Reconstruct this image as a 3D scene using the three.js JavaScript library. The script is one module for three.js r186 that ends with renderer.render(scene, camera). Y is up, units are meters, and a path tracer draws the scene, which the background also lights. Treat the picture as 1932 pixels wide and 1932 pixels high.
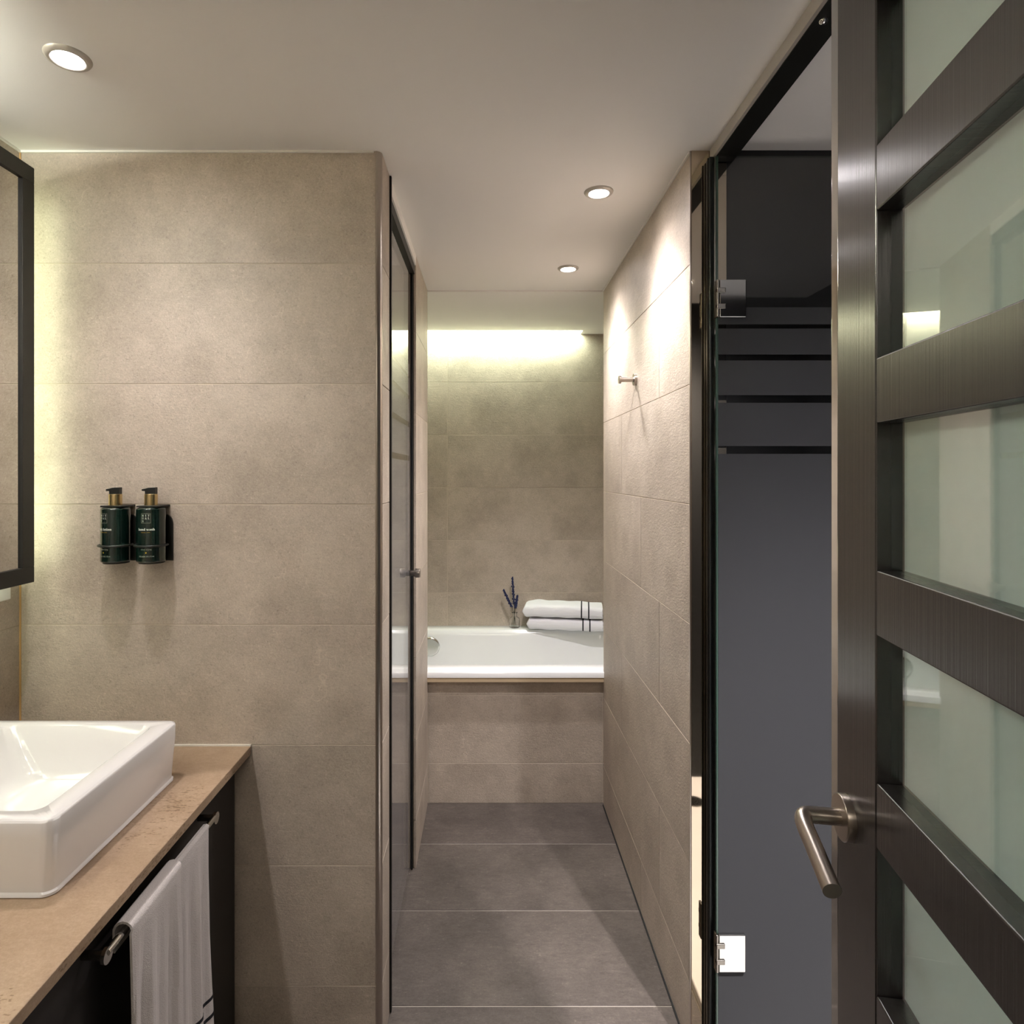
import * as THREE from 'three';
import { mergeGeometries, mergeVertices, toCreasedNormals } from 'three/addons/utils/BufferGeometryUtils.js';
import { RoundedBoxGeometry } from 'three/addons/geometries/RoundedBoxGeometry.js';
import { RectAreaLightUniformsLib } from 'three/addons/lights/RectAreaLightUniformsLib.js';

// ------------------------------------------------------------------ camera, light levels, exposure
const scene = new THREE.Scene();
scene.background = new THREE.Color(0x000000);
const CAM_H = 1.448, F = 1200;                       // metres above the floor, focal length in pixels of the 1932 frame
const camera = new THREE.PerspectiveCamera(2 * Math.atan(966 / F) * 180 / Math.PI, 1, 0.02, 30);
camera.position.set(0, CAM_H, 0);
camera.lookAt(0, CAM_H, -1);
camera.setViewOffset(1932, 1932, 45, 71, 1932, 1932);
camera.updateProjectionMatrix();
const renderer = new THREE.WebGLRenderer({ antialias: true });
renderer.toneMapping = THREE.LinearToneMapping;
renderer.toneMappingExposure = 2.3;
renderer.shadowMap.enabled = true;
RectAreaLightUniformsLib.init();
const WARM = new THREE.Color().setRGB(1.0, 0.95, 0.97);       // halogen downlights
const COOL = new THREE.Color().setRGB(0.95, 1.0, 0.90);       // greenish LED tape
const EDGE = new THREE.Color().setRGB(0.88, 1.0, 0.72);       // LED tape at the mirror's side and bottom
const COVE = new THREE.Color().setRGB(0.83, 1.0, 0.80);       // LED tape over the tub
const LEVEL = { basin: 0.82, vanity: 0.72, corridor: 2.5, shower: 12, cove: 72, mirrorTop: 340, mirrorSide: 1.6, bedroom: 1.5 };

// ------------------------------------------------------------------ helpers
let seed = 20177;
const rnd = () => { seed = (seed * 1664525 + 1013904223) >>> 0; return seed / 4294967296; };
const V3 = (x, y, Z) => new THREE.Vector3(x, y, -Z);          // Z = depth in front of the camera
const taken = new Map();
function numbered(name) {
  const n = taken.get(name) || 0; taken.set(name, n + 1);
  return n ? `${name}_${String(n).padStart(3, '0')}` : name;
}
function shade(o) { o.castShadow = true; o.receiveShadow = true; return o; }
function mesh(name, geo, mat, parent = scene) {
  const m = shade(new THREE.Mesh(geo, mat));
  m.name = parent === scene ? numbered(name) : name;
  parent.add(m); return m;
}
function group(name) { const g = new THREE.Group(); g.name = numbered(name); scene.add(g); return g; }
function thing(name, label, category, [x, y, Z] = [0, 0, 0], grp) {
  const g = group(name); g.position.set(x, y, -Z); g.userData = { label, category };
  if (grp) g.userData.group = grp;
  return g;
}
function struct(name, label, category) { const g = group(name); g.userData = { kind: 'structure', label, category }; return g; }
// uv in metres from the dominant normal of each triangle
function metric(geo, du = 0, dv = 0) {
  const g = geo.index ? geo.toNonIndexed() : geo, p = g.attributes.position, uv = new Float32Array(p.count * 2);
  const a = new THREE.Vector3(), b = new THREE.Vector3(), c = new THREE.Vector3();
  for (let i = 0; i < p.count; i += 3) {
    a.fromBufferAttribute(p, i); b.fromBufferAttribute(p, i + 1); c.fromBufferAttribute(p, i + 2);
    const n = b.clone().sub(a).cross(c.clone().sub(a)), ax = Math.abs(n.x), ay = Math.abs(n.y), az = Math.abs(n.z);
    [a, b, c].forEach((v, k) => {
      const q = az >= ax && az >= ay ? [v.x, v.y] : ax >= ay ? [v.z, v.y] : [v.x, v.z];
      uv[(i + k) * 2] = q[0] + du; uv[(i + k) * 2 + 1] = q[1] + dv;
    });
  }
  g.setAttribute('uv', new THREE.BufferAttribute(uv, 2));
  return g;
}
// axis-aligned box by its limits (Z is depth)
function box(x0, x1, y0, y1, Z0, Z1, r = 0) {
  const w = x1 - x0, h = y1 - y0, d = Z1 - Z0;
  const g = r ? new RoundedBoxGeometry(w, h, d, 2, r) : new THREE.BoxGeometry(w, h, d);
  g.translate((x0 + x1) / 2, (y0 + y1) / 2, -(Z0 + Z1) / 2);
  return metric(g, x0 * 0.37 + 0.11, Z0 * 0.29);
}
const merged = list => mergeGeometries(list.map(g => { const n = g.index ? g.toNonIndexed() : g; for (const k of Object.keys(n.attributes)) if (!['position', 'normal', 'uv'].includes(k)) n.deleteAttribute(k); return n; }));
function cyl(r, h, seg = 32, r2 = r) { return new THREE.CylinderGeometry(r2, r, h, seg); }
function lathe(pts, seg = 48) { return new THREE.LatheGeometry(pts.map(([x, y]) => new THREE.Vector2(x, y)), seg); }
function tube(pts, r, n = 40, rs = 12) { return new THREE.TubeGeometry(new THREE.CatmullRomCurve3(pts), n, r, rs, false); }
// closed rounded rectangle, counter-clockwise seen from above, n points per corner
function rrect(cx, cz, hx, hz, r, n = 8) {
  const out = [];
  [[1, 1, 0], [-1, 1, 1], [-1, -1, 2], [1, -1, 3]].forEach(([sx, sz, q]) => {
    for (let i = 0; i <= n; i++) {
      const a = (q + i / n) * Math.PI / 2;
      out.push([cx + sx * (hx - r) + r * Math.cos(a), cz + sz * (hz - r) + r * Math.sin(a)]);
    }
  });
  return out;
}
// skin over a list of closed rings [[x,y,z]...]; caps close the ends with a fan
function loft(rings, capA = false, capB = false, crease = 0.7, strip = false) {
  const n = rings[0].length, pos = [], idx = [];
  rings.forEach(r => r.forEach(p => pos.push(...p)));
  for (let i = 0; i < rings.length - 1; i++) for (let j = 0; j < n; j++) {
    const a = i * n + j, b = i * n + (j + 1) % n, c = a + n, d = b + n;
    idx.push(a, c, b, b, c, d);
  }
  const fan = (i, flip) => {
    if (strip) {                                            // ends of a folded sheet: first half of the ring faces the second half
      for (let j = 0; j < n / 2 - 1; j++) { const a = i * n + j, b = a + 1, c = i * n + n - 1 - j, d = c - 1; flip ? idx.push(a, c, b, b, c, d) : idx.push(a, b, c, b, d, c); }
      return;
    }
    const m = [0, 0, 0]; rings[i].forEach(p => p.forEach((v, k) => m[k] += v / n));
    const k = pos.length / 3; pos.push(...m);
    for (let j = 0; j < n; j++) { const a = i * n + j, b = i * n + (j + 1) % n; flip ? idx.push(k, b, a) : idx.push(k, a, b); }
  };
  if (capA) fan(0, false); if (capB) fan(rings.length - 1, true);
  const g = new THREE.BufferGeometry();
  g.setAttribute('position', new THREE.Float32BufferAttribute(pos, 3)); g.setIndex(idx);
  return metric(toCreasedNormals(g, crease));
}
const ring = (pts, y) => pts.map(([x, z]) => [x, y, z]);

// ------------------------------------------------------------------ procedural textures
function gridNoise(size, nx, ny) {                          // periodic value noise, nx by ny cells
  const g = new Float32Array(nx * ny).map(() => rnd()), out = new Float32Array(size * size);
  const s = t => t * t * (3 - 2 * t);
  for (let y = 0; y < size; y++) {
    const fy = y / size * ny, y0 = Math.floor(fy), ty = s(fy - y0), ya = (y0 % ny) * nx, yb = ((y0 + 1) % ny) * nx;
    for (let x = 0; x < size; x++) {
      const fx = x / size * nx, x0 = Math.floor(fx), tx = s(fx - x0), xa = x0 % nx, xb = (x0 + 1) % nx;
      const a = g[ya + xa] + (g[ya + xb] - g[ya + xa]) * tx, b = g[yb + xa] + (g[yb + xb] - g[yb + xa]) * tx;
      out[y * size + x] = a + (b - a) * ty - 0.5;
    }
  }
  return out;
}
function layers(size, list) {                               // sum of [nx, ny, weight]
  const out = new Float32Array(size * size);
  for (const [nx, ny, w] of list) { const g = gridNoise(size, nx, ny); for (let i = 0; i < out.length; i++) out[i] += g[i] * w; }
  return out;
}
function dataTex(size, fn, srgb, metres) {
  const d = new Uint8Array(size * size * 4);
  for (let i = 0; i < size * size; i++) { const c = fn(i); for (let k = 0; k < 3; k++) d[i * 4 + k] = Math.max(0, Math.min(255, Array.isArray(c) ? c[k] : c)); d[i * 4 + 3] = 255; }
  const t = new THREE.DataTexture(d, size, size, THREE.RGBAFormat);
  t.wrapS = t.wrapT = THREE.RepeatWrapping; t.magFilter = THREE.LinearFilter; t.minFilter = THREE.LinearMipmapLinearFilter; t.generateMipmaps = true;
  if (srgb) t.colorSpace = THREE.SRGBColorSpace;
  const [mu, mv] = Array.isArray(metres) ? metres : [metres, metres];
  t.repeat.set(1 / mu, 1 / mv); t.needsUpdate = true;
  return t;
}
const N = 1024;
const cloud = layers(N, [[4, 4, 1], [9, 9, .7], [21, 21, .5], [48, 48, .3]]);
const grit = layers(N, [[180, 180, .7], [340, 340, 1], [512, 512, .8]]);
const weave = layers(N, [[90, 260, .6], [130, 400, .6], [30, 120, .5]]);
const vein = layers(N, [[5, 7, 1], [13, 15, .5], [37, 33, .25]]);
const tileMap = dataTex(N, i => {
  const v = Math.max(0, 1 - Math.abs(vein[i]) * 70) * 13 * Math.min(1, Math.max(0, cloud[i] * 3));
  const pit = grit[i] < -0.72 ? -14 : grit[i] > 0.78 ? 12 : 0;
  const a = cloud[i] * 19 + grit[i] * 12 + v + pit;
  return [178 + a, 165 + a * .97, 150 + a * .93];
}, true, 0.8);
const tileBump = dataTex(N, i => 128 + grit[i] * 45 + weave[i] * 55 + cloud[i] * 20, false, 0.8);
const floorMap = dataTex(N, i => {
  const a = cloud[i] * 16 + grit[i] * 8 + weave[(i % N) * 1 + Math.floor(i / N) * N] * 13 + (weave[i] + grit[i] > 1.0 ? 16 : 0);
  return [83 + a, 75 + a * .95, 69 + a * .9];
}, true, 0.9);
const floorBump = dataTex(N, i => 128 + weave[i] * 80 + grit[i] * 30, false, 0.9);
const stoneMap = dataTex(N, i => {
  const fl = weave[i] + vein[i] * .6 < -0.52 ? -30 : 0, a = cloud[i] * 13 + grit[i] * 9 + weave[i] * 10 + fl;
  return [158 + a, 134 + a, 110 + a];
}, true, 0.55);
const grain = layers(N, [[170, 3, 1], [330, 6, .8], [60, 2, .8], [512, 14, .5]]);
const woodMap = dataTex(N, i => { const a = grain[i] * 11; return [33 + a * .72, 30 + a * .69, 30 + a * .68]; }, true, [0.35, 0.9]);
const woodBump = dataTex(N, i => 128 + grain[i] * 70, false, [0.35, 0.9]);
const pile = layers(512, [[256, 256, 1], [128, 128, .7], [40, 40, .4]]);
const pileBump = dataTex(512, i => 128 + pile[i] * 80, false, 0.16);
const paintBump = dataTex(512, i => 128 + pile[i] * 40, false, 0.5);
const brushed = layers(512, [[4, 256, 1], [9, 512, .8]]);
const brushedRough = dataTex(512, i => 90 + brushed[i] * 40, false, 0.2);

// ------------------------------------------------------------------ materials
const std = o => new THREE.MeshStandardMaterial(o), phy = o => new THREE.MeshPhysicalMaterial(o);
const M = {
  tile: std({ map: tileMap, bumpMap: tileBump, bumpScale: 0.0011, roughness: 0.5 }),
  grout: std({ color: 0xc2b6a2, roughness: 0.9 }),
  floorTile: std({ map: floorMap, bumpMap: floorBump, bumpScale: 0.0006, roughness: 0.55 }),
  floorGrout: std({ color: 0xb4aba0, roughness: 0.9 }),
  ceiling: std({ color: 0xf3f0eb, roughness: 0.9, bumpMap: paintBump, bumpScale: 0.0003 }),
  bead: std({ color: 0xefebe4, roughness: 0.6 }),
  plaster: std({ color: 0xd8d2c8, roughness: 0.9 }),
  carpet: std({ color: 0x6d635a, roughness: 1 }),
  blackTile: std({ color: 0x151617, roughness: 0.6 }),
  stone: std({ map: stoneMap, roughness: 0.38 }),
  wood: phy({ map: woodMap, bumpMap: woodBump, bumpScale: 0.00025, roughness: 0.27, ior: 1.9, anisotropy: 0.7, anisotropyRotation: 0 }),
  cabinet: std({ color: 0x211d1b, roughness: 0.5 }),
  milkGlass: phy({ color: 0xcfe8e2, roughness: 0.5 }),
  doorGlass: phy({ color: 0xffffff, transmission: 1, thickness: 0, roughness: 0, ior: 1.75 }),
  ceramic: phy({ color: 0xe3e0dd, roughness: 0.09, clearcoat: 0.6, clearcoatRoughness: 0.04 }),
  acrylic: phy({ color: 0xf0f1f0, roughness: 0.12, clearcoat: 0.5, clearcoatRoughness: 0.05 }),
  tray: std({ color: 0xe8e4de, roughness: 0.35 }),
  chrome: std({ color: 0xd6d6d4, metalness: 1, roughness: 0.07 }),
  steel: std({ color: 0xb3aaa0, metalness: 1, roughness: 0.28, roughnessMap: null }),
  paleMetal: std({ color: 0xbdb7ae, roughness: 0.4, metalness: 0.2 }),
  darkSteel: std({ color: 0x8b8780, metalness: 1, roughness: 0.25 }),
  post: std({ color: 0x3c3f3f, metalness: 0.8, roughness: 0.3 }),
  mirror: std({ color: 0xe8e6e2, metalness: 1, roughness: 0.01 }),
  bronzeMirror: std({ color: 0xcdbfa9, metalness: 1, roughness: 0.03 }),
  blackMetal: std({ color: 0x14140f, roughness: 0.45 }),
  frame: std({ color: 0x23211c, roughness: 0.55 }),
  gasket: std({ color: 0x0e0f0f, roughness: 0.6 }),
  clear: phy({ color: 0xffffff, transmission: 1, thickness: 0, roughness: 0, ior: 1.5 }),
  glassEdge: phy({ color: 0x43584f, roughness: 0.15 }),
  frost: phy({ color: 0x424347, transmission: 0.4, thickness: 0, roughness: 1 }),
  greyTowel: std({ color: 0xcbc4c0, roughness: 1, bumpMap: pileBump, bumpScale: 0.0012 }),
  whiteTowel: std({ color: 0xecebee, roughness: 1, bumpMap: pileBump, bumpScale: 0.0012 }),
  stripe: std({ color: 0x17181f, roughness: 0.95 }),
  blackPlastic: std({ color: 0x101211, roughness: 0.35 }),
  gold: std({ color: 0xd8c290, metalness: 1, roughness: 0.24 }),
  vase: phy({ color: 0xffffff, transmission: 1, thickness: 0.003, roughness: 0, ior: 1.48 }),
  lavender: std({ color: 0x2c3358, roughness: 0.9 }),
  stem: std({ color: 0x4a4a3a, roughness: 0.9 }),
  silicone: std({ color: 0xe6e0d5, roughness: 0.5 }),
  amberSilicone: std({ color: 0xc9a06a, roughness: 0.5 }),
  ledge: std({ color: 0xd2bd9c, roughness: 0.5 }),
  white: std({ color: 0xe9e7e2, roughness: 0.4 }),
  lamp: std({ color: 0xffffff, emissive: WARM, emissiveIntensity: 42 }),
  ledSoft: std({ color: 0xffffff, emissive: EDGE, emissiveIntensity: 2 }),
  led: std({ color: 0xffffff, emissive: COOL, emissiveIntensity: 5 }),
  panel: std({ color: 0xffffff, emissive: 0xfff2e2, emissiveIntensity: 3 }),
};

// ------------------------------------------------------------------ tiling
// frame: origin o (Vector3), u and v unit vectors, n = u x v the visible side
function tileGeo(w, h, t, c) {
  const a = [[-w / 2, -h / 2], [w / 2, -h / 2], [w / 2, h / 2], [-w / 2, h / 2]], b = a.map(([x, y]) => [x - Math.sign(x) * c, y - Math.sign(y) * c]);
  const pos = [], idx = [];
  a.forEach(p => pos.push(p[0], p[1], -t)); a.forEach(p => pos.push(p[0], p[1], -c)); b.forEach(p => pos.push(p[0], p[1], 0));
  for (let j = 0; j < 4; j++) { const k = (j + 1) % 4; idx.push(j, k, 4 + k, j, 4 + k, 4 + j, 4 + j, 4 + k, 8 + k, 4 + j, 8 + k, 8 + j); }
  idx.push(8, 9, 10, 8, 10, 11);
  const g = new THREE.BufferGeometry();
  g.setAttribute('position', new THREE.Float32BufferAttribute(pos, 3)); g.setIndex(idx);
  const f = g.toNonIndexed(); f.computeVertexNormals();
  return metric(f, rnd() * 3, rnd() * 3);
}
function tiles(parent, o, u, v, rows, colsOf, mat, gap = 0.0016, name = 'tile') {
  const n = u.clone().cross(v), m = new THREE.Matrix4().makeBasis(u, v, n), q = new THREE.Quaternion().setFromRotationMatrix(m);
  for (let r = 0; r < rows.length - 1; r++) {
    const cols = colsOf(r);
    for (let c = 0; c < cols.length - 1; c++) {
      const w = cols[c + 1] - cols[c] - gap, h = rows[r + 1] - rows[r] - gap;
      if (w < 0.004 || h < 0.004) continue;
      const t = mesh(name, tileGeo(w, h, 0.008, 0.0007), mat, parent);
      t.position.copy(o).addScaledVector(u, (cols[c] + cols[c + 1]) / 2).addScaledVector(v, (rows[r] + rows[r + 1]) / 2).addScaledVector(n, (rnd() - .5) * 0.0004);
      t.quaternion.copy(q);
    }
  }
}
const UX = new THREE.Vector3(1, 0, 0), UY = new THREE.Vector3(0, 1, 0), UZ = new THREE.Vector3(0, 0, 1), NZ = new THREE.Vector3(0, 0, -1);
const ROWS = [0, 0.1755, 0.475, 0.7745, 1.074, 1.3735, 1.673, 1.9725, 2.252];
const H = 2.252, XL = -1.164, XA = -0.265, XB = 0.504, ZW = 1.582, ZT = 2.78, ZB = 3.62;

// ------------------------------------------------------------------ floor
{
  const f = struct('floor', 'dark grey brown floor tiles with pale joints', 'floor');
  mesh('screed', box(-1.3, 1.6, -0.12, -0.0015, -0.15, 3.75), M.floorGrout, f);
  const cuts = [0.0, 0.213, 0.593, 0.972, 1.352, 1.732, 2.111, 2.493, 2.83];
  tiles(f, new THREE.Vector3(0, 0, 0), UX, NZ, cuts, r => r < 5 ? [-1.164, -0.6, 0.5715] : [-0.32, XB + 0.068], M.floorTile, 0.0032);
  const b = struct('floor', 'brown carpet of the room behind the doorway', 'floor');
  mesh('carpet', box(-2.0, 2.0, -0.12, 0, -3.2, -0.03), M.carpet, b);
}
// ------------------------------------------------------------------ ceiling (with the light slot over the tub)
{
  const c = struct('ceiling', 'smooth off-white ceiling with recessed downlights', 'ceiling');
  mesh('ceiling_board', box(-1.4, 1.6, H, H + 0.16, -0.15, ZT), M.ceiling, c);
  mesh('alcove_board', merged([box(-1.4, 1.6, H - 0.006, H + 0.16, ZT, 3.525), box(0.525, 1.6, H - 0.006, H + 0.16, 3.525, 3.75), box(-1.4, 0.525, H + 0.09, H + 0.16, 3.525, 3.75)]), M.ceiling, c);
  const b = struct('ceiling', 'pale ceiling of the room behind the doorway', 'ceiling');
  mesh('ceiling_board', box(-2.1, 2.1, 2.4, 2.5, -3.2, -0.15), M.ceiling, b);
}
// ------------------------------------------------------------------ walls
{
  const w = struct('wall_left', 'beige stone tiled wall behind the vanity mirror', 'wall');
  mesh('backing', box(XL - 0.12, XL - 0.001, 0, H, -0.03, ZW + 0.1), M.grout, w);
  tiles(w, V3(XL, 0, 0), NZ, UY, ROWS, () => [0, 0.681, ZW], M.tile);
}
{
  const w = struct('wall_middle', 'beige stone tiled wall carrying the two soap bottles', 'wall');
  mesh('backing', box(XL, XA - 0.009, 0, H, ZW + 0.001, 1.70), M.grout, w);
  tiles(w, V3(0, 0, ZW), UX, UY, ROWS, () => [XL, XA - 0.014], M.tile);
  tiles(w, V3(XA, 0, 0), NZ, UY, ROWS, () => [ZW + 0.012, 1.708], M.tile);
}
{
  const w = struct('wall_corridor', 'narrow tiled wall between the frosted door and the bathtub', 'wall');
  mesh('backing', box(-1.25, XA - 0.001, 0, H, 2.345, ZT - 0.002), M.grout, w);
  tiles(w, V3(XA, 0, 0), NZ, UY, ROWS, () => [2.338, ZT], M.tile);
  const b = struct('wall_closet', 'plain plaster wall inside the room behind the frosted door', 'wall');
  mesh('backing', box(-1.3, -1.2, 0, H, 1.70, 2.345), M.plaster, b);
}
{
  const w = struct('wall_right', 'beige tiled corridor wall with two light scallops and a hook', 'wall');
  mesh('backing', box(XB + 0.001, 1.6, 0, H, ZW + 0.006, ZT - 0.002), M.grout, w);
  tiles(w, V3(XB, 0, 0), UZ, UY, ROWS, r => [-ZT, -[2.1, 1.876, 2.4, 1.876, 2.1, 2.4, 1.876, 2.326][r], -(ZW + 0.002)], M.tile);
  mesh('edge_profile', box(XB - 0.002, XB + 0.003, 0, H, ZW - 0.001, ZW + 0.004), M.steel, w);
}
{
  const w = struct('wall_back', 'tiled wall behind the bathtub washed by the light slot', 'wall');
  mesh('backing', box(-1.1, 1.05, 0, H + 0.1, ZB + 0.001, ZB + 0.12), M.grout, w);
  const rows = ROWS.slice(); rows[8] = H + 0.09;
  tiles(w, V3(0, 0, ZB), UX, UY, rows, () => [-1.0, -0.231, 0.67, 0.95], M.tile);
  for (const [name, x0, x1, label] of [['wall_tub_left', -1.12, -1.0, 'tiled end wall at the left of the bathtub'], ['wall_tub_right', 0.95, 1.07, 'tiled end wall at the right of the bathtub']]) {
    const e = struct(name, label, 'wall');
    mesh('backing', box(x0, x1, 0, H, ZT, ZB + 0.1), M.grout, e);
    tiles(e, V3(x0 < 0 ? x1 + 0.001 : x0 - 0.001, 0, 0), x0 < 0 ? NZ : UZ, UY, ROWS, () => x0 < 0 ? [ZT, ZB] : [-ZB, -ZT], M.tile);
  }
}
{ // shower enclosure
  const w = struct('wall_shower_back', 'black wall panel behind the open shower door', 'wall');
  mesh('panel', box(0.592, 1.55, 0, H, ZW - 0.004, ZW + 0.006), M.blackTile, w);
  const r = struct('wall_shower_right', 'black side wall of the shower', 'wall');
  mesh('panel', box(1.45, 1.56, 0, H, -0.03, ZW), M.blackTile, r);
  const f = struct('wall_shower_front', 'black wall of the shower beside the entrance', 'wall');
  mesh('panel', box(0.56, 1.45, 0, H, 0.07, 0.17), M.blackTile, f);
}
{ // entrance wall around the camera and the room behind it
  const w = struct('wall_front', 'plastered wall with the entrance opening', 'wall');
  mesh('plaster', merged([box(-2.1, -0.53, 0, 2.4, -0.15, -0.03), box(0.305, 2.1, 0, 2.4, -0.15, -0.03), box(-0.53, 0.305, 2.12, 2.4, -0.15, -0.03)]), M.plaster, w);
  const s = struct('wall_entrance', 'plastered side walls of the room behind the doorway', 'wall');
  mesh('plaster', merged([box(-2.1, -2.0, 0, 2.4, -3.2, -0.15), box(2.0, 2.1, 0, 2.4, -3.2, -0.15), box(-2.1, 2.1, 0, 2.4, -3.3, -3.2)]), M.plaster, s);
}
// ------------------------------------------------------------------ trims
{
  let k = 1;
  const trim = (label, geo, mat) => { const m = mesh(`trim_${k++}`, geo, mat); m.userData = { kind: 'structure', label, category: 'trim' }; return m; };
  trim('white sealant bead between ceiling and the wall with the soap bottles', box(XL, -0.284, H - 0.005, H, ZW - 0.005, ZW), M.bead);
  trim('white sealant bead between ceiling and right corridor wall', box(XB - 0.005, XB, H - 0.005, H, ZW, ZT), M.bead);
  trim('white sealant bead between ceiling and vanity wall', box(XL, XL + 0.005, H - 0.005, H, 0, ZW), M.bead);
  trim('amber sealant line in the tiled corner beside the mirror', box(XL, XL + 0.003, 0.775, H, ZW - 0.003, ZW), M.amberSilicone);
  trim('white sealant line where the stone vanity top meets the wall', box(XL, -0.589, 0.773, 0.777, ZW - 0.004, ZW), M.silicone);
  const qs = new THREE.Shape(); qs.moveTo(0, 0); qs.lineTo(0.0145, 0); qs.absarc(0, 0, 0.0145, 0, Math.PI / 2, false); qs.lineTo(0, 0);
  const e = new THREE.ExtrudeGeometry(qs, { depth: H - 0.002, bevelEnabled: false, curveSegments: 12 }).rotateX(Math.PI / 2).translate(0, H - 0.002, 0);
  e.translate(-0.2795, 0.001, -(ZW + 0.0125));
  trim('satin metal quarter-round profile on the tiled corner beside the frosted door', metric(e), M.steel);
  trim('dark sealant joint along the foot of the right corridor wall', box(XB - 0.004, XB, 0, 0.005, ZW, ZT), M.gasket);
}
// ------------------------------------------------------------------ shower front: header, mirror strip, posts, fixed pane
{
  const h = thing('shower_header', 'black ceiling track of the shower with a pale metal edge', 'track', [0.578, H - 0.03, 0.8]);
  mesh('track', box(0.556 - 0.578, 0.605 - 0.578, 0, 0.03, 0.172 - 0.8, 1.575 - 0.8), M.blackMetal, h);
  mesh('edge_strip', box(0.549 - 0.578, 0.556 - 0.578, 0.002, 0.03, 0.172 - 0.8, 1.575 - 0.8), M.paleMetal, h).userData = { label: 'pale satin metal edge strip' };
  const s = mesh('stopper', new THREE.SphereGeometry(0.008, 20, 12), M.chrome, h);
  s.position.set(-0.006, 0.001, -(1.085 - 0.8));
  const m = thing('mirror_strip', 'tall narrow bronze mirror on the wall end beside the shower door', 'mirror', [0.5485, 0.0, ZW - 0.004]);
  mesh('mirror_glass', box(-0.0435, 0.0425, 0.004, H - 0.001, 0, 0.006), M.bronzeMirror, m);
  const p = thing('door_post', 'slim polished metal post holding the shower door hinges', 'post', [0.545, 0, 1.562]);
  mesh('profile', box(-0.006, 0.005, 0.002, H - 0.03, -0.014, 0.014, 0.002), M.post, p);
  mesh('seal', box(-0.0075, -0.0058, 0.002, H - 0.03, -0.006, -0.001), M.gasket, p);
  mesh('bright_edge', box(0.005, 0.0075, 0.002, H - 0.03, -0.016, -0.010), M.steel, p);
  const g = thing('shower_screen', 'fixed frosted shower pane with a chrome edge behind the wooden door', 'glass panel', [0.556, 0, 0.585]);
  mesh('pane', box(-0.004, 0.004, 0.03, H - 0.03, -0.413, 0.40), M.clear, g);
  mesh('frosted_film', box(0.0045, 0.005, 0.03, H - 0.03, -0.413, 0.40), M.frost, g);
  mesh('edge_profile', merged([box(-0.017, -0.007, 0.0, H - 0.03, 0.395, 0.415, 0.002), box(-0.007, 0.010, 0.0, H - 0.03, 0.392, 0.415, 0.002)]), M.chrome, g);
  const t = thing('shower_tray', 'white shower tray reflected low in the narrow mirror', 'shower tray', [1.01, 0, 0.87]);
  mesh('tray', box(-0.437, 0.44, 0.0, 0.03, -0.70, 0.70, 0.006), M.tray, t);
  const d = mesh('drain', cyl(0.045, 0.004), M.darkSteel, t); d.position.set(0.89 - 1.01, 0.031, -(0.40 - 0.87));
}
// ------------------------------------------------------------------ glass doors
const BANDS = [[1.8486, 1.8078], [1.7976, 1.7354], [1.7212, 1.638], [1.6195, 1.516], [1.497, 0.012]];   // frosted bands, top and bottom
function hinge(parent, x, y, z) {                             // chrome glass-to-wall hinge, camera side
  const h = mesh('hinge', merged([box(x, x + 0.064, y - 0.045, y + 0.045, -z, -z + 0.010, 0.0025)]), M.chrome, parent);
  const k = [];
  for (const s of [-1, 1]) k.push(box(x - 0.007, x + 0.014, y + s * 0.019 - 0.006, y + s * 0.019 + 0.006, -z - 0.0035, -z + 0.008, 0.002));
  k.push(box(x - 0.007, x - 0.001, y - 0.045, y + 0.045, -z - 0.002, -z + 0.016, 0.002));
  mesh('knuckle', merged(k), M.darkSteel, h);
  return h;
}
{
  const d = struct('door_2', 'open shower door of dark frosted glass with clear stripes and chrome hinges', 'door');
  d.position.set(0.548, 0, -1.53);
  const top = H - 0.04;
  mesh('pane', box(0.004, 0.512, 0.012, top, -0.004, 0.004), M.clear, d);
  BANDS.forEach(([a, b]) => mesh('frosted_band', box(0.004, 0.512, b, a, -0.005, -0.0045), M.frost, d));
  mesh('glass_edge', box(0.0, 0.004, 0.012, top, -0.004, 0.004), M.glassEdge, d);
  hinge(d, 0.004, 1.868, 0.014); hinge(d, 0.002, 0.305, 0.014);
}
{
  const d = struct('door_3', 'closed frosted glass door with clear stripes in the left corridor wall', 'door');
  d.position.set(-0.28, 0, -2.02);
  const top = 2.183;
  mesh('pane', box(-0.008, 0, 0.012, top, -0.300, 0.306), M.clear, d);
  BANDS.forEach(([a, b]) => mesh('frosted_band', box(-0.0092, -0.0085, b, a, -0.300, 0.306), M.frost, d));
  mesh('header', box(-0.03, 0.010, top, 2.216, -0.31, 0.316), M.blackMetal, d);
  mesh('lintel', box(-0.12, 0.015, 2.216, H, -0.311, 0.317), M.ceiling, d);
  mesh('seal', merged([box(-0.012, 0.020, 0.003, 2.25, -0.3115, -0.300), box(-0.012, 0.004, 0.003, 2.216, 0.306, 0.317)]), M.gasket, d);
  const k = mesh('knob', merged([lathe([[0, 0], [0.010, 0], [0.010, 0.014], [0.0165, 0.020], [0.0165, 0.034], [0.015, 0.036], [0, 0.036]], 32)]), M.steel, d);
  k.rotation.z = -Math.PI / 2; k.position.set(0, 1.094, -0.262);
}
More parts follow.
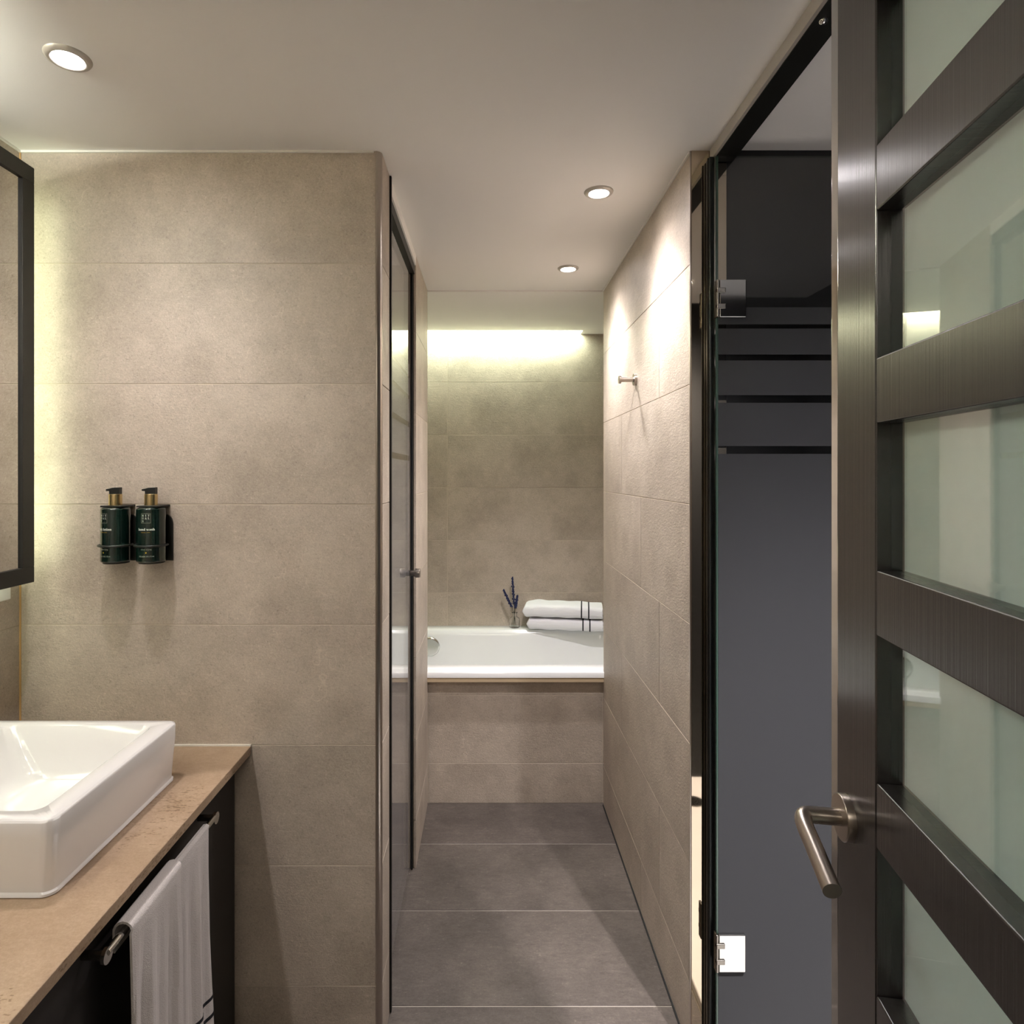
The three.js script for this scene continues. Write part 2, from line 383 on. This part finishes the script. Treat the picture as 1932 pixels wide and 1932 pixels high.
// ------------------------------------------------------------------ wooden door standing open at the right
{
  const d = struct('door_1', 'open dark wooden door with milky glass panels and a steel lever', 'door');
  const th = Math.atan(0.1575), L = 0.81, T = 0.05;
  d.position.set(0.3133, 0, 0); d.rotation.y = Math.PI / 2 - th;
  const bx = (x0, x1, y0, y1, z0, z1, r = 0.0022) => { const g = new RoundedBoxGeometry(x1 - x0, y1 - y0, z1 - z0, 2, r); g.translate((x0 + x1) / 2, (y0 + y1) / 2, (z0 + z1) / 2); return metric(g, rnd(), rnd()); };
  const s1 = 0.7022, s0 = 0.13;                              // inner edges of the two stiles along the door
  mesh('stile', bx(s1, L, 0.008, 2.09, 0, T), M.wood, d);
  mesh('stile', bx(0.02, s0, 0.008, 2.09, 0, T), M.wood, d);
  const bottoms = [0.185]; for (let i = 1; i < 8; i++) bottoms.push(1.8065 - (7 - i) * 0.2316);
  const openings = bottoms.map(b => [b, b + 0.1605]);
  const edges = [0.008, ...openings.flat(), 2.09];
  for (let i = 0; i < edges.length; i += 2) mesh('rail', bx(s0, s1, edges[i], edges[i + 1], 0.0004, T - 0.0004), M.wood, d);
  for (const [a, b] of openings) {                            // clear pane in front, milky panel behind it
    mesh('glass_pane', bx(s0 - 0.003, s1 + 0.003, a - 0.003, b + 0.003, 0.014, 0.016, 0.0005), M.doorGlass, d);
    mesh('milky_panel', bx(s0 - 0.003, s1 + 0.003, a - 0.003, b + 0.003, 0.029, 0.034, 0.0005), M.milkGlass, d);
  }
  // lever: rosette, neck leaving the door, lever running back towards the hinge side and drooping a little
  const hx = 0.7765, hy = 1.034;
  const pts = [[0, 0, 0.004], [0, 0, -0.020], [0, 0, -0.040], [-0.001, 0, -0.048], [-0.006, -0.001, -0.0525], [-0.015, -0.003, -0.0545], [-0.05, -0.0125, -0.0545], [-0.104, -0.027, -0.0545]].map(p => new THREE.Vector3(...p));
  const lever = tube(pts, 0.0098, 80, 28);
  const end = new THREE.CircleGeometry(0.0098, 28), dir = pts[7].clone().sub(pts[6]).normalize();
  end.applyQuaternion(new THREE.Quaternion().setFromUnitVectors(new THREE.Vector3(0, 0, 1), dir)); end.translate(pts[7].x, pts[7].y, pts[7].z);
  const hd = mesh('lever_handle', merged([lever, end]), M.steel, d); hd.position.set(hx, hy, 0);
  const ro = mesh('rosette', lathe([[0, 0.010], [0.0255, 0.010], [0.027, 0.0085], [0.027, 0]], 48), M.steel, hd);
  ro.rotation.x = -Math.PI / 2;
  for (const y of [0.25, 1.05, 1.85]) mesh('hinge', cyl(0.007, 0.1, 20).translate(0.012, y, -0.004), M.steel, d);
}
// ------------------------------------------------------------------ vanity
{
  const c = thing('vanity_cabinet', 'black vanity cabinet in shade under the stone top', 'cabinet', [-0.9, 0, 0.8]);
  mesh('body', box(-0.262, 0.254, 0.02, 0.752, -0.78, 0.779), M.cabinet, c);
  for (let i = 0; i < 2; i++) mesh('door', box(0.2542, 0.272, 0.022, 0.748, -0.778 + i * 0.78, -0.004 + i * 0.78, 0.002), M.cabinet, c);
  mesh('plinth', box(-0.25, 0.25, 0.0, 0.02, -0.78, 0.779), M.cabinet, c);
  const t = thing('stone_counter', 'brown speckled stone vanity top under the white basin', 'worktop', [-0.876, 0.753, 0.79]);
  mesh('slab', box(-0.287, 0.287, 0, 0.0202, -0.81, 0.789, 0.0015), M.stone, t);
}
{ // vessel basin
  const x0 = -1.150, x1 = -0.690, Z0 = 1.007, Z1 = 1.420, y0 = 0.7735, y1 = 0.900;
  const cx = (x0 + x1) / 2, cz = -(Z0 + Z1) / 2, hx = (x1 - x0) / 2, hz = (Z1 - Z0) / 2;
  const b = thing('wash_basin', 'white rectangular ceramic vessel basin on the stone top', 'basin', [cx, y0, (Z0 + Z1) / 2]);
  const R = (dx, r, y, ox = 0) => ring(rrect(ox, 0, hx - dx, hz - dx, r, 8), y - y0);
  // inner opening is shifted towards the camera and the aisle: wide tap deck at the wall side
  const I = (s, r, y) => { const ix0 = -hx + 0.10 + s * 1.1, ix1 = hx - 0.042 - s * 1.25, iz = hz - 0.030 - s * 0.55; return ring(rrect((ix0 + ix1) / 2, 0, (ix1 - ix0) / 2, iz, r, 8), y - y0); };
  const rings = [R(0.006, 0.018, y0), R(0.0035, 0.02, y0 + 0.0015), R(0.0035, 0.02, y0 + 0.0055), R(0.0065, 0.018, y0 + 0.008), R(0.006, 0.019, y0 + 0.02), R(0.0, 0.021, y1 - 0.03), R(0, 0.021, y1 - 0.005), R(0.0013, 0.02, y1 - 0.0017), R(0.005, 0.018, y1),
    I(-0.003, 0.024, y1), I(0, 0.022, y1 - 0.0015), I(0.003, 0.022, y1 - 0.006), I(0.03, 0.03, y1 - 0.05), I(0.055, 0.035, y1 - 0.085), I(0.066, 0.04, y1 - 0.095), I(0.09, 0.04, y1 - 0.099)];
  mesh('bowl', loft(rings, true, true, 0.9), M.ceramic, b);
  mesh('drain', cyl(0.022, 0.004).translate(-0.05, 0.0295, 0), M.chrome, b);
}
// ------------------------------------------------------------------ towel bar and hanging towel
{
  const bar = thing('towel_bar', 'chrome towel bar with flat disc ends under the vanity top', 'towel bar', [-0.591, 0.7073, 1.182]);
  bar.scale.setScalar(0.985);
  mesh('bar', cyl(0.006, 0.40, 20).rotateX(Math.PI / 2), M.chrome, bar);
  for (const s of [-1, 1]) {
    const p = mesh('post', cyl(0.007, 0.038, 20).rotateZ(Math.PI / 2).translate(-0.0215, -0.004, s * 0.2), M.darkSteel, bar);
    mesh('disc', cyl(0.0125, 0.006, 28).rotateZ(Math.PI / 2).translate(0.0, -0.004, s * 0.2), M.chrome, p);
  }
  // towel: a sheet folded over the bar, nearer half lying over the farther half
  const nz = 70, ns = 70, drop = 0.455, dropB = 0.035, th = 0.0045, R0 = 0.0062;
  const off = (t, Z, s) => {                                  // outward displacement of the hanging layer
    const low = Math.min(1, s / 0.14), g = (Z - 1.045) / 0.307;
    const pleat = 0.0042 * Math.sin(g * 41 + 0.4) + 0.0030 * Math.sin(g * 23 + 2 + s * 1.5);
    const edge = -0.004 * Math.exp(-Math.pow((1 - t) / 0.05, 2)) - 0.003 * Math.exp(-Math.pow(t / 0.05, 2));
    return low * pleat + edge + 0.030 * Math.max(0, s - 0.22) * Math.pow(g, 3);
  };
  const prof = (k, t, Z, lay) => {                            // up the back layer, over the bar, down the front layer
    const r = R0 + th * (0.8 + lay), len = dropB + Math.PI * r + drop, a = k * len;
    if (a < dropB) return [-r, -(dropB - a), 0];
    if (a < dropB + Math.PI * r) { const p = (a - dropB) / r; return [-r * Math.cos(p), r * Math.sin(p), 0]; }
    const s = a - dropB - Math.PI * r; return [r + off(t, Z, s), -s, s];
  };
  const sheet = (Za, Zb, lay, k0, k1, n, out) => {
    const rows = [];
    for (let i = 0; i <= nz; i++) {
      const t = i / nz, outer = [], inner = [];
      for (let j = 0; j <= n; j++) {
        const k = k0 + (k1 - k0) * j / n, Zp = Za + (Zb - Za) * t, p = prof(k, t, Zp, lay), q = prof(Math.min(1, k + 0.001), t, Zp, lay), q0 = prof(Math.max(0, k - 0.001), t, Zp, lay);
        let nx = -(q[1] - q0[1]), ny = q[0] - q0[0]; const l = Math.hypot(nx, ny) || 1; nx /= l; ny /= l;
        const z = Zp + (t - 0.35) * 0.05 * p[2] * (lay ? 0.5 : 1);
        outer.push([p[0] + nx * out, p[1] + ny * out, -(z - 1.2)]);
        inner.push([p[0] - nx * th * .9, p[1] - ny * th * .9, -(z - 1.2)]);
      }
      rows.push([...outer, ...inner.reverse()]);
    }
    return loft(rows, true, true, 1.2, true);
  };
  const tw = thing('hand_towel', 'grey white terry towel folded over the chrome bar', 'towel', [-0.591, 0.7073, 1.182]);
  tw.scale.setScalar(0.985);
  const K = (s, lay) => { const c = dropB + Math.PI * (R0 + th * (0.8 + lay)); return (c + s) / (c + drop); };
  for (const [Za, Zb, lay] of [[1.165, 1.352, 0], [1.045, 1.214, 1.7]]) {     // far fold, and the near fold lying over it
    const fold = mesh('fold', sheet(Za, Zb, lay, 0, 1, ns, 0), M.greyTowel, tw);
    for (const [a, b] of [[0.352, 0.359], [0.388, 0.396]]) mesh('stripe', sheet(Za, Zb, lay, K(a, lay), K(b, lay), 4, 0.0009), M.stripe, fold).userData = { label: 'black woven stripe' };
    mesh('woven_band', sheet(Za, Zb, lay, K(0.359, lay), K(0.388, lay), 4, 0.0005), M.greyTowel, fold);
  }
}
// ------------------------------------------------------------------ vanity mirror with light behind it
{
  const x = -1.08, y0 = 1.192, y1 = 2.176, Z0 = 0.45, Z1 = 1.514, fw = 0.038;
  const m = thing('vanity_mirror', 'black framed wall mirror lit from behind above the basin', 'mirror', [XL, y0, (Z0 + Z1) / 2]);
  const B = (xa, xb, ya, yb, Za, Zb, r) => box(xa - XL, xb - XL, ya - y0, yb - y0, Za - (Z0 + Z1) / 2, Zb - (Z0 + Z1) / 2, r);
  const fr = [[y0, y0 + fw, Z0, Z1], [y1 - fw, y1, Z0, Z1], [y0 + fw, y1 - fw, Z1 - fw, Z1], [y0 + fw, y1 - fw, Z0, Z0 + fw]];
  for (const [a, b, c, e] of fr) mesh('frame_member', B(x - 0.026, x, a, b, c, e, 0.0012), M.frame, m);
  mesh('glass', B(x - 0.014, x - 0.006, y0 + fw, y1 - fw, Z0 + fw, Z1 - fw), M.mirror, m);
  const g = 0.014, zc = (Z0 + Z1) / 2;                           // the lit box behind stops this far inside the frame
  mesh('back_box', B(XL + 0.001, x - 0.0262, y0 + g, y1 - g, Z0 + g, Z1 - g), M.white, m);
  mesh('light_strip', B(-1.150, -1.112, y1 - g, y1 - g + 0.003, Z0 + 0.04, Z0 + 0.52), M.led, m);
  mesh('light_strip', B(-1.150, -1.112, y0 + 0.04, y1 - 0.04, Z1 - g, Z1 - g + 0.003), M.ledSoft, m);
  mesh('light_strip', B(-1.150, -1.112, y0 + g - 0.003, y0 + g, Z0 + 0.04, Z1 - 0.04), M.ledSoft, m);
  const area = (name, level, w, h, px, py, pz, tx, ty, tz) => { const l = new THREE.RectAreaLight(name === 'light_top' ? COOL : EDGE, level, w, h); l.position.set(px, py, pz); l.name = name; m.add(l); l.rotation.set(tx, ty, tz); };
  area('light_top', LEVEL.mirrorTop, 0.038, 0.48, -1.131 - XL, y1 - g + 0.005 - y0, (Z1 - Z0) / 2 - 0.28, Math.PI / 2, 0, 0);
  area('light_bottom', LEVEL.mirrorSide, 0.038, Z1 - Z0 - 0.08, -1.131 - XL, g - 0.005, 0, -Math.PI / 2, 0, 0);
  area('light_side', LEVEL.mirrorSide, 0.038, y1 - y0 - 0.08, -1.131 - XL, (y1 - y0) / 2, -(Z1 - g + 0.005 - zc), 0, 0, 0);
}
{
  const s = thing('wall_box', 'small white box on the tiled wall just under the mirror corner', 'box', [XL, 1.149, 1.48]);
  mesh('housing', box(0.0005, 0.022, 0.0, 0.040, -0.045, 0.043, 0.003), M.white, s);
}
// ------------------------------------------------------------------ soap bottles in wall holders
function labelTexture(title, small, third) {
  const c = document.createElement('canvas'); c.width = 1024; c.height = 640;
  const g = c.getContext('2d');
  g.fillStyle = '#081d17'; g.fillRect(0, 0, 1024, 640);
  const mid = 512;
  g.fillStyle = '#8f8d80'; g.fillRect(mid - 56, 66, 108, 112); g.fillStyle = '#0b1f19'; g.fillRect(mid - 53, 69, 102, 106);
  g.fillStyle = '#d8d5c8'; g.font = 'bold 30px serif'; g.textAlign = 'center';
  ['RIT', 'UAL', 'S'].forEach((row, r) => [...row].forEach((ch, k) => g.fillText(ch, mid - 35 + k * 33, 102 + r * 32)));
  g.font = '16px serif'; g.fillText('. . .', mid + 12, 164);
  g.fillStyle = '#f0eee4'; g.font = 'bold 36px serif'; g.fillText(title, mid, 264);
  g.fillStyle = '#d9a23c'; g.font = '16px sans-serif'; g.fillText(small, mid - 6, 290);
  g.fillStyle = '#c9cabd'; g.font = '21px serif'; g.fillText('the', mid, 462); g.fillText(third, mid, 490);
  g.fillStyle = '#d9b23c'; g.beginPath(); g.arc(mid, 520, 9, 0, 7); g.fill();
  g.fillStyle = '#c9cabd'; g.fillText('300 ml e 10.1 fl.oz', mid, 570);
  const t = new THREE.CanvasTexture(c); t.colorSpace = THREE.SRGBColorSpace; t.wrapS = THREE.RepeatWrapping;
  return t;
}
const bottleSpots = [
  [-0.905, -20, 'body lotion', 'moisture + relax', 'ritual of jing', 'dark green pump bottle reading body lotion, nearer the mirror', 'black wall holder around the body lotion bottle'],
  [-0.8185, 8, 'hand wash', 'cleanse + relax', 'ritual of jing', 'dark green pump bottle reading hand wash, farther from the mirror', 'black wall holder around the hand wash bottle'],
];
for (const [x, turn, title, small, third, lab, holdLab] of bottleSpots) {
  const r = 0.0325, h = 0.132, y = 1.2365, Z = ZW - 0.0375;
  const b = thing('soap_bottle', lab, 'bottle', [x, y, Z], 'pump bottles on the tiled wall');
  const body = lathe([[0, 0], [r - 0.004, 0], [r - 0.001, 0.0012], [r, 0.004], [r, h - 0.006], [r - 0.0015, h - 0.0022], [r - 0.006, h - 0.0002], [0.0155, h], [0.0155, h + 0.004]], 64);
  const p = body.attributes.position, uv = body.attributes.uv;
  for (let i = 0; i < p.count; i++) uv.setY(i, p.getY(i) / h);
  const bm = mesh('body', body, phy({ map: labelTexture(title, small, third), roughness: 0.13, clearcoat: 0.7, clearcoatRoughness: 0.05 }), b);
  bm.rotation.y = (turn - 180) * Math.PI / 180;
  mesh('collar', lathe([[0.0142, h + 0.004], [0.0148, h + 0.005], [0.0148, h + 0.031], [0.0142, h + 0.032], [0, h + 0.032]], 40), M.gold, b);
  const sp = new THREE.Shape(); sp.moveTo(0.0115, 0); sp.lineTo(0.0115, 0.0155); sp.lineTo(-0.004, 0.0148); sp.lineTo(-0.012, 0.0125); sp.lineTo(-0.0185, 0.0115); sp.lineTo(-0.0185, 0.009); sp.lineTo(-0.011, 0.0085); sp.lineTo(-0.0105, 0);
  const sg = new THREE.ExtrudeGeometry(sp, { depth: 0.012, bevelEnabled: true, bevelSize: 0.001, bevelThickness: 0.0012, bevelSegments: 2 });
  mesh('pump_head', metric(sg.translate(0, h + 0.0315, -0.006)), M.blackPlastic, b);
  const k = thing('bottle_holder', holdLab, 'holder', [x, y, ZW], 'bottle holders on the tiled wall');
  const bp = new THREE.Shape(); bp.moveTo(0.012, -0.002); bp.lineTo(0.036, -0.002); bp.lineTo(0.036, 0.085); bp.quadraticCurveTo(0.036, 0.108, 0.02, 0.112); bp.lineTo(-0.02, 0.112); bp.quadraticCurveTo(-0.036, 0.108, -0.036, 0.085); bp.lineTo(-0.036, -0.002);
  mesh('back_plate', metric(new THREE.ExtrudeGeometry(bp, { depth: 0.0046, bevelEnabled: false }).translate(0, 0, 0.0001)), M.blackMetal, k);
  mesh('ring', new THREE.TorusGeometry(r + 0.0036, 0.0026, 12, 64).rotateX(Math.PI / 2).translate(0, 0.040, 0.0375), M.blackMetal, k);
  mesh('neck_plate', merged([box(-0.024, 0.028, h + 0.0006, h + 0.0044, -0.060, -0.0, 0.001)]), M.blackMetal, k);
  mesh('foot_plate', metric(cyl(0.029, 0.003, 40).translate(0, -0.002, 0.034)), M.blackMetal, k);
}
// ------------------------------------------------------------------ hook on the right corridor wall
{
  const k = thing('wall_hook', 'small satin steel robe hook on the right corridor wall', 'hook', [XB, 1.771, 2.168]);
  mesh('base', cyl(0.020, 0.009, 32).rotateZ(Math.PI / 2).translate(-0.0045, 0, 0), M.steel, k);
  mesh('stem', cyl(0.0085, 0.044, 24).rotateZ(Math.PI / 2).translate(-0.031, 0, 0), M.steel, k);
  mesh('cap', cyl(0.0135, 0.007, 28).rotateZ(Math.PI / 2).translate(-0.055, 0, 0), M.steel, k);
}
// ------------------------------------------------------------------ bathtub
{
  const rim = 0.587, x0 = -0.998, x1 = 0.948, Z0 = 2.766, Z1 = 3.618;
  const cx = (x0 + x1) / 2, Zc = (Z0 + Z1) / 2, hx = (x1 - x0) / 2, hz = (Z1 - Z0) / 2;
  const t = thing('bathtub', 'white built-in bathtub under the light slot', 'bathtub', [cx, 0, Zc]);
  const O = (d, y, r = 0.006) => ring(rrect(0, 0, hx - d, hz - d, r, 10), y);
  const ix0 = -0.90 - cx, ix1 = 0.79 - cx, iz0 = -(3.495 - Zc), iz1 = -(2.872 - Zc);
  const I = (s, y, r, e = 1) => ring(rrect((ix0 + ix1) / 2, (iz0 + iz1) / 2, (ix1 - ix0) / 2 - s * 1.6 * e, (iz1 - iz0) / 2 - s, r, 10), y);
  const rings = [O(0.02, rim - 0.024), O(0.0, rim - 0.024), O(0, rim - 0.004), O(0.0012, rim - 0.0012), O(0.004, rim), O(0.045, rim), O(0.050, rim + 0.004), O(0.056, rim + 0.005, 0.02),
    I(-0.014, rim + 0.005, 0.21), I(-0.006, rim + 0.003, 0.205), I(0, rim - 0.004, 0.20), I(0.006, rim - 0.02, 0.2), I(0.02, rim - 0.12, 0.2), I(0.045, rim - 0.28, 0.19), I(0.075, rim - 0.36, 0.17), I(0.11, rim - 0.395, 0.14), I(0.16, rim - 0.405, 0.1)];
  mesh('shell', loft(rings, false, true, 0.6), M.acrylic, t);
  const o = mesh('overflow', lathe([[0, 0.014], [0.044, 0.014], [0.052, 0.010], [0.055, 0.004], [0.055, 0], [0, 0]], 48), M.chrome, t);
  o.rotation.x = Math.PI / 2 + 0.12; o.position.set(-0.318 - cx, 0.508, -(3.474 - Zc));
  const tr = mesh('trim_1', box(-0.998, 0.948, rim - 0.045, rim - 0.0245, 2.770, 2.83, 0.001), M.ledge); tr.name = 'trim_8'; tr.userData = { kind: 'structure', label: 'beige stone ledge under the bathtub lip', category: 'trim' };
  const w = struct('wall_tub_front', 'beige tiled apron below the bathtub lip', 'wall');
  mesh('backing', box(-1.0, 0.95, 0, rim - 0.046, 2.803, 2.85), M.grout, w);
  tiles(w, V3(0, 0, 2.802), UX, UY, [0, 0.1755, 0.475, rim - 0.046], () => [-1.0, -0.2645, 0.504, 0.95], M.tile);
}
// ------------------------------------------------------------------ folded bath towels, vase with lavender
function foldedTowel(label, pos, turn, W, D, T, wob) {
  const g = thing('bath_towel', label, 'towel', pos, 'folded bath towels on the tub rim'); g.rotation.y = turn;
  const n = 40, cs = 36;
  const loop = (t, grow) => {                                 // cross-section (depth, height) at fraction t along the width
    const cap = t < 0.06 ? Math.sqrt(1 - Math.pow(1 - t / 0.06, 2)) : 1, hh = T / 2 * Math.max(0.12, cap) + grow, hd = D / 2 * (0.93 + 0.07 * cap) + grow;
    const lift = wob * (0.6 * Math.sin(t * 3.0) + 0.5 * Math.exp(-Math.pow((t - 0.2) / 0.1, 2))), pts = [];
    for (let k = 0; k < cs; k++) {
      const a = k / cs * 2 * Math.PI, c = Math.cos(a), s = Math.sin(a), e = 0.42;
      const z = Math.sign(c) * Math.pow(Math.abs(c), e) * hd, y = Math.sign(s) * Math.pow(Math.abs(s), 0.62) * hh;
      pts.push([-W / 2 + W * t, T / 2 + y + lift * (s > 0 ? 1 : .25) * (c < 0 ? 1 : .7) + 0.0015 * Math.sin(t * 23 + a * 2), z]);
    }
    return pts;
  };
  const rings = []; for (let i = 0; i <= n; i++) rings.push(loop(i / n, 0));
  mesh('terry', loft(rings.reverse(), true, true, 1.0), M.whiteTowel, g);
  for (const [a, b] of [[0.735, 0.751], [0.825, 0.841]]) mesh('stripe', loft([loop(b, 0.0012), loop((a + b) / 2, 0.0014), loop(a, 0.0012)], true, true, 1.0), M.stripe, g).userData = { label: 'black woven stripe' };
  // the folded layers at the open end
  for (let k = 0; k < 3; k++) mesh('fold', box(W / 2 - 0.004, W / 2 + 0.004, T * (0.12 + k * 0.27), T * (0.33 + k * 0.27), -D * 0.44, D * 0.44, 0.003), M.whiteTowel, g);
  return g;
}
foldedTowel('lower folded white bath towel with two black stripes on the tub rim', [0.425, 0.5975, 3.52], -0.16, 0.41, 0.165, 0.062, 0.002);
foldedTowel('upper folded white bath towel with two black stripes, lying on another towel', [0.412, 0.664, 3.525], -0.15, 0.43, 0.17, 0.068, 0.012);
{
  const vx = 0.148, vZ = 3.56, vy = 0.5922;
  const v = thing('glass_vase', 'small clear glass bottle vase on the tub rim', 'vase', [vx, vy, vZ]);
  mesh('glass', lathe([[0, 0.001], [0.026, 0.001], [0.029, 0.004], [0.029, 0.045], [0.027, 0.052], [0.016, 0.058], [0.0125, 0.062], [0.0125, 0.078], [0.0165, 0.082], [0.0165, 0.085], [0.0135, 0.085], [0.010, 0.079], [0.010, 0.062], [0.014, 0.056], [0.0255, 0.050], [0.0265, 0.044], [0.0265, 0.006], [0.024, 0.0045], [0, 0.0045]], 40), M.vase, v);
  const sprigs = [[-0.062, 0.205, 0.004, 'left-leaning'], [-0.012, 0.272, -0.008, 'tallest'], [0.016, 0.173, 0.006, 'shortest']];
  sprigs.forEach(([dx, hh, dz, word], i) => {
    const s = thing('lavender_sprig', `${word} dried lavender sprig in the small glass vase`, 'flower', [vx, vy + 0.006, vZ], 'lavender sprigs in the vase');
    const c = new THREE.CatmullRomCurve3([new THREE.Vector3((i - 1) * -0.008, 0, 0), new THREE.Vector3(dx * 0.12, 0.085, dz * 0.3), new THREE.Vector3(dx * 0.55, 0.085 + (hh - 0.085) * 0.5, dz * .7), new THREE.Vector3(dx, hh, dz)]);
    mesh('stem', new THREE.TubeGeometry(c, 24, 0.0013, 6), M.stem, s);
    const buds = [];
    for (let k = 0; k < 46; k++) {
      const t = 0.47 + 0.53 * k / 45, p = c.getPoint(t), a = k * 2.4, fat = (t > 0.9 ? 0.6 : 1) * (0.004 + 0.0025 * Math.sin(k * 0.9));
      const g = new THREE.SphereGeometry(0.0038, 7, 5); g.scale(1, 1.5, 1); g.translate(p.x + Math.cos(a) * fat, p.y, p.z + Math.sin(a) * fat); buds.push(g);
    }
    mesh('flower_spike', merged(buds), M.lavender, s);
  });
}
// ------------------------------------------------------------------ ceiling lights
function downlight(x, Z, label, level) {
  const d = thing('downlight', label, 'ceiling light', [x, H, Z], 'recessed downlights');
  mesh('trim_ring', lathe([[0.0275, -0.0005], [0.0275, -0.004], [0.0285, -0.006], [0.031, -0.0072], [0.035, -0.0068], [0.039, -0.0045], [0.041, -0.0012], [0.041, -0.0001]].reverse(), 56), M.paleMetal, d);
  const l = mesh('lamp', lathe([[0, -0.0025], [0.0272, -0.0015], [0.0272, -0.0005], [0, -0.0005]], 48), M.lamp, d);
  const aim = new THREE.Object3D(); aim.name = 'aim'; aim.position.set(0, -1, 0); d.add(aim);
  for (const [part, deg, share] of [['spill', 72, 0.28], ['beam', 54, 0.8]]) {       // soft spill of the reflector and its main beam
    const s = new THREE.SpotLight(WARM, level * share, 0, deg * Math.PI / 180, 1, 2);
    s.position.set(0, -0.012, 0); s.target = aim; s.castShadow = true; s.shadow.radius = 1.0; s.name = part; d.add(s);
  }
  return d;
}
downlight(-0.81, 1.226, 'round steel downlight above the basin, nearest the mirror', LEVEL.basin);
downlight(0.315, 1.810, 'round steel downlight at the near end of the corridor', LEVEL.corridor);
downlight(0.312, 2.480, 'round steel downlight at the far end of the corridor, close to the bathtub', LEVEL.corridor);
downlight(-0.81, 0.42, 'round steel downlight above the vanity, behind the view', LEVEL.vanity);
downlight(0.82, 0.5, 'round steel downlight inside the shower', LEVEL.shower);
{ // LED tape hidden in the slot over the tub
  const l = thing('light_strip', 'greenish white light strip in the ceiling slot over the bathtub', 'light strip', [-0.2375, H + 0.06, 3.53]);
  mesh('tape', box(-0.76, 0.76, -0.012, 0.012, -0.0045, 0.003), M.led, l);
  const r = new THREE.RectAreaLight(COVE, LEVEL.cove, 1.5, 0.024); r.position.set(0, -0.004, -0.006); r.name = 'tape_light';
  r.lookAt(0, -0.030, -0.05); l.add(r);
}
{ // lamp of the room behind the doorway
  const l = thing('ceiling_lamp', 'square ceiling lamp of the room behind the doorway', 'lamp', [0, 2.4, -1.5]);
  mesh('diffuser', box(-0.4, 0.4, -0.03, 0, -0.4, 0.4, 0.006), M.panel, l);
  const r = new THREE.RectAreaLight(0xfff2e2, LEVEL.bedroom, 0.78, 0.78); r.position.set(0, -0.033, 0); r.rotation.x = -Math.PI / 2; l.add(r); r.name = 'lamp_light';
}
renderer.render(scene, camera);
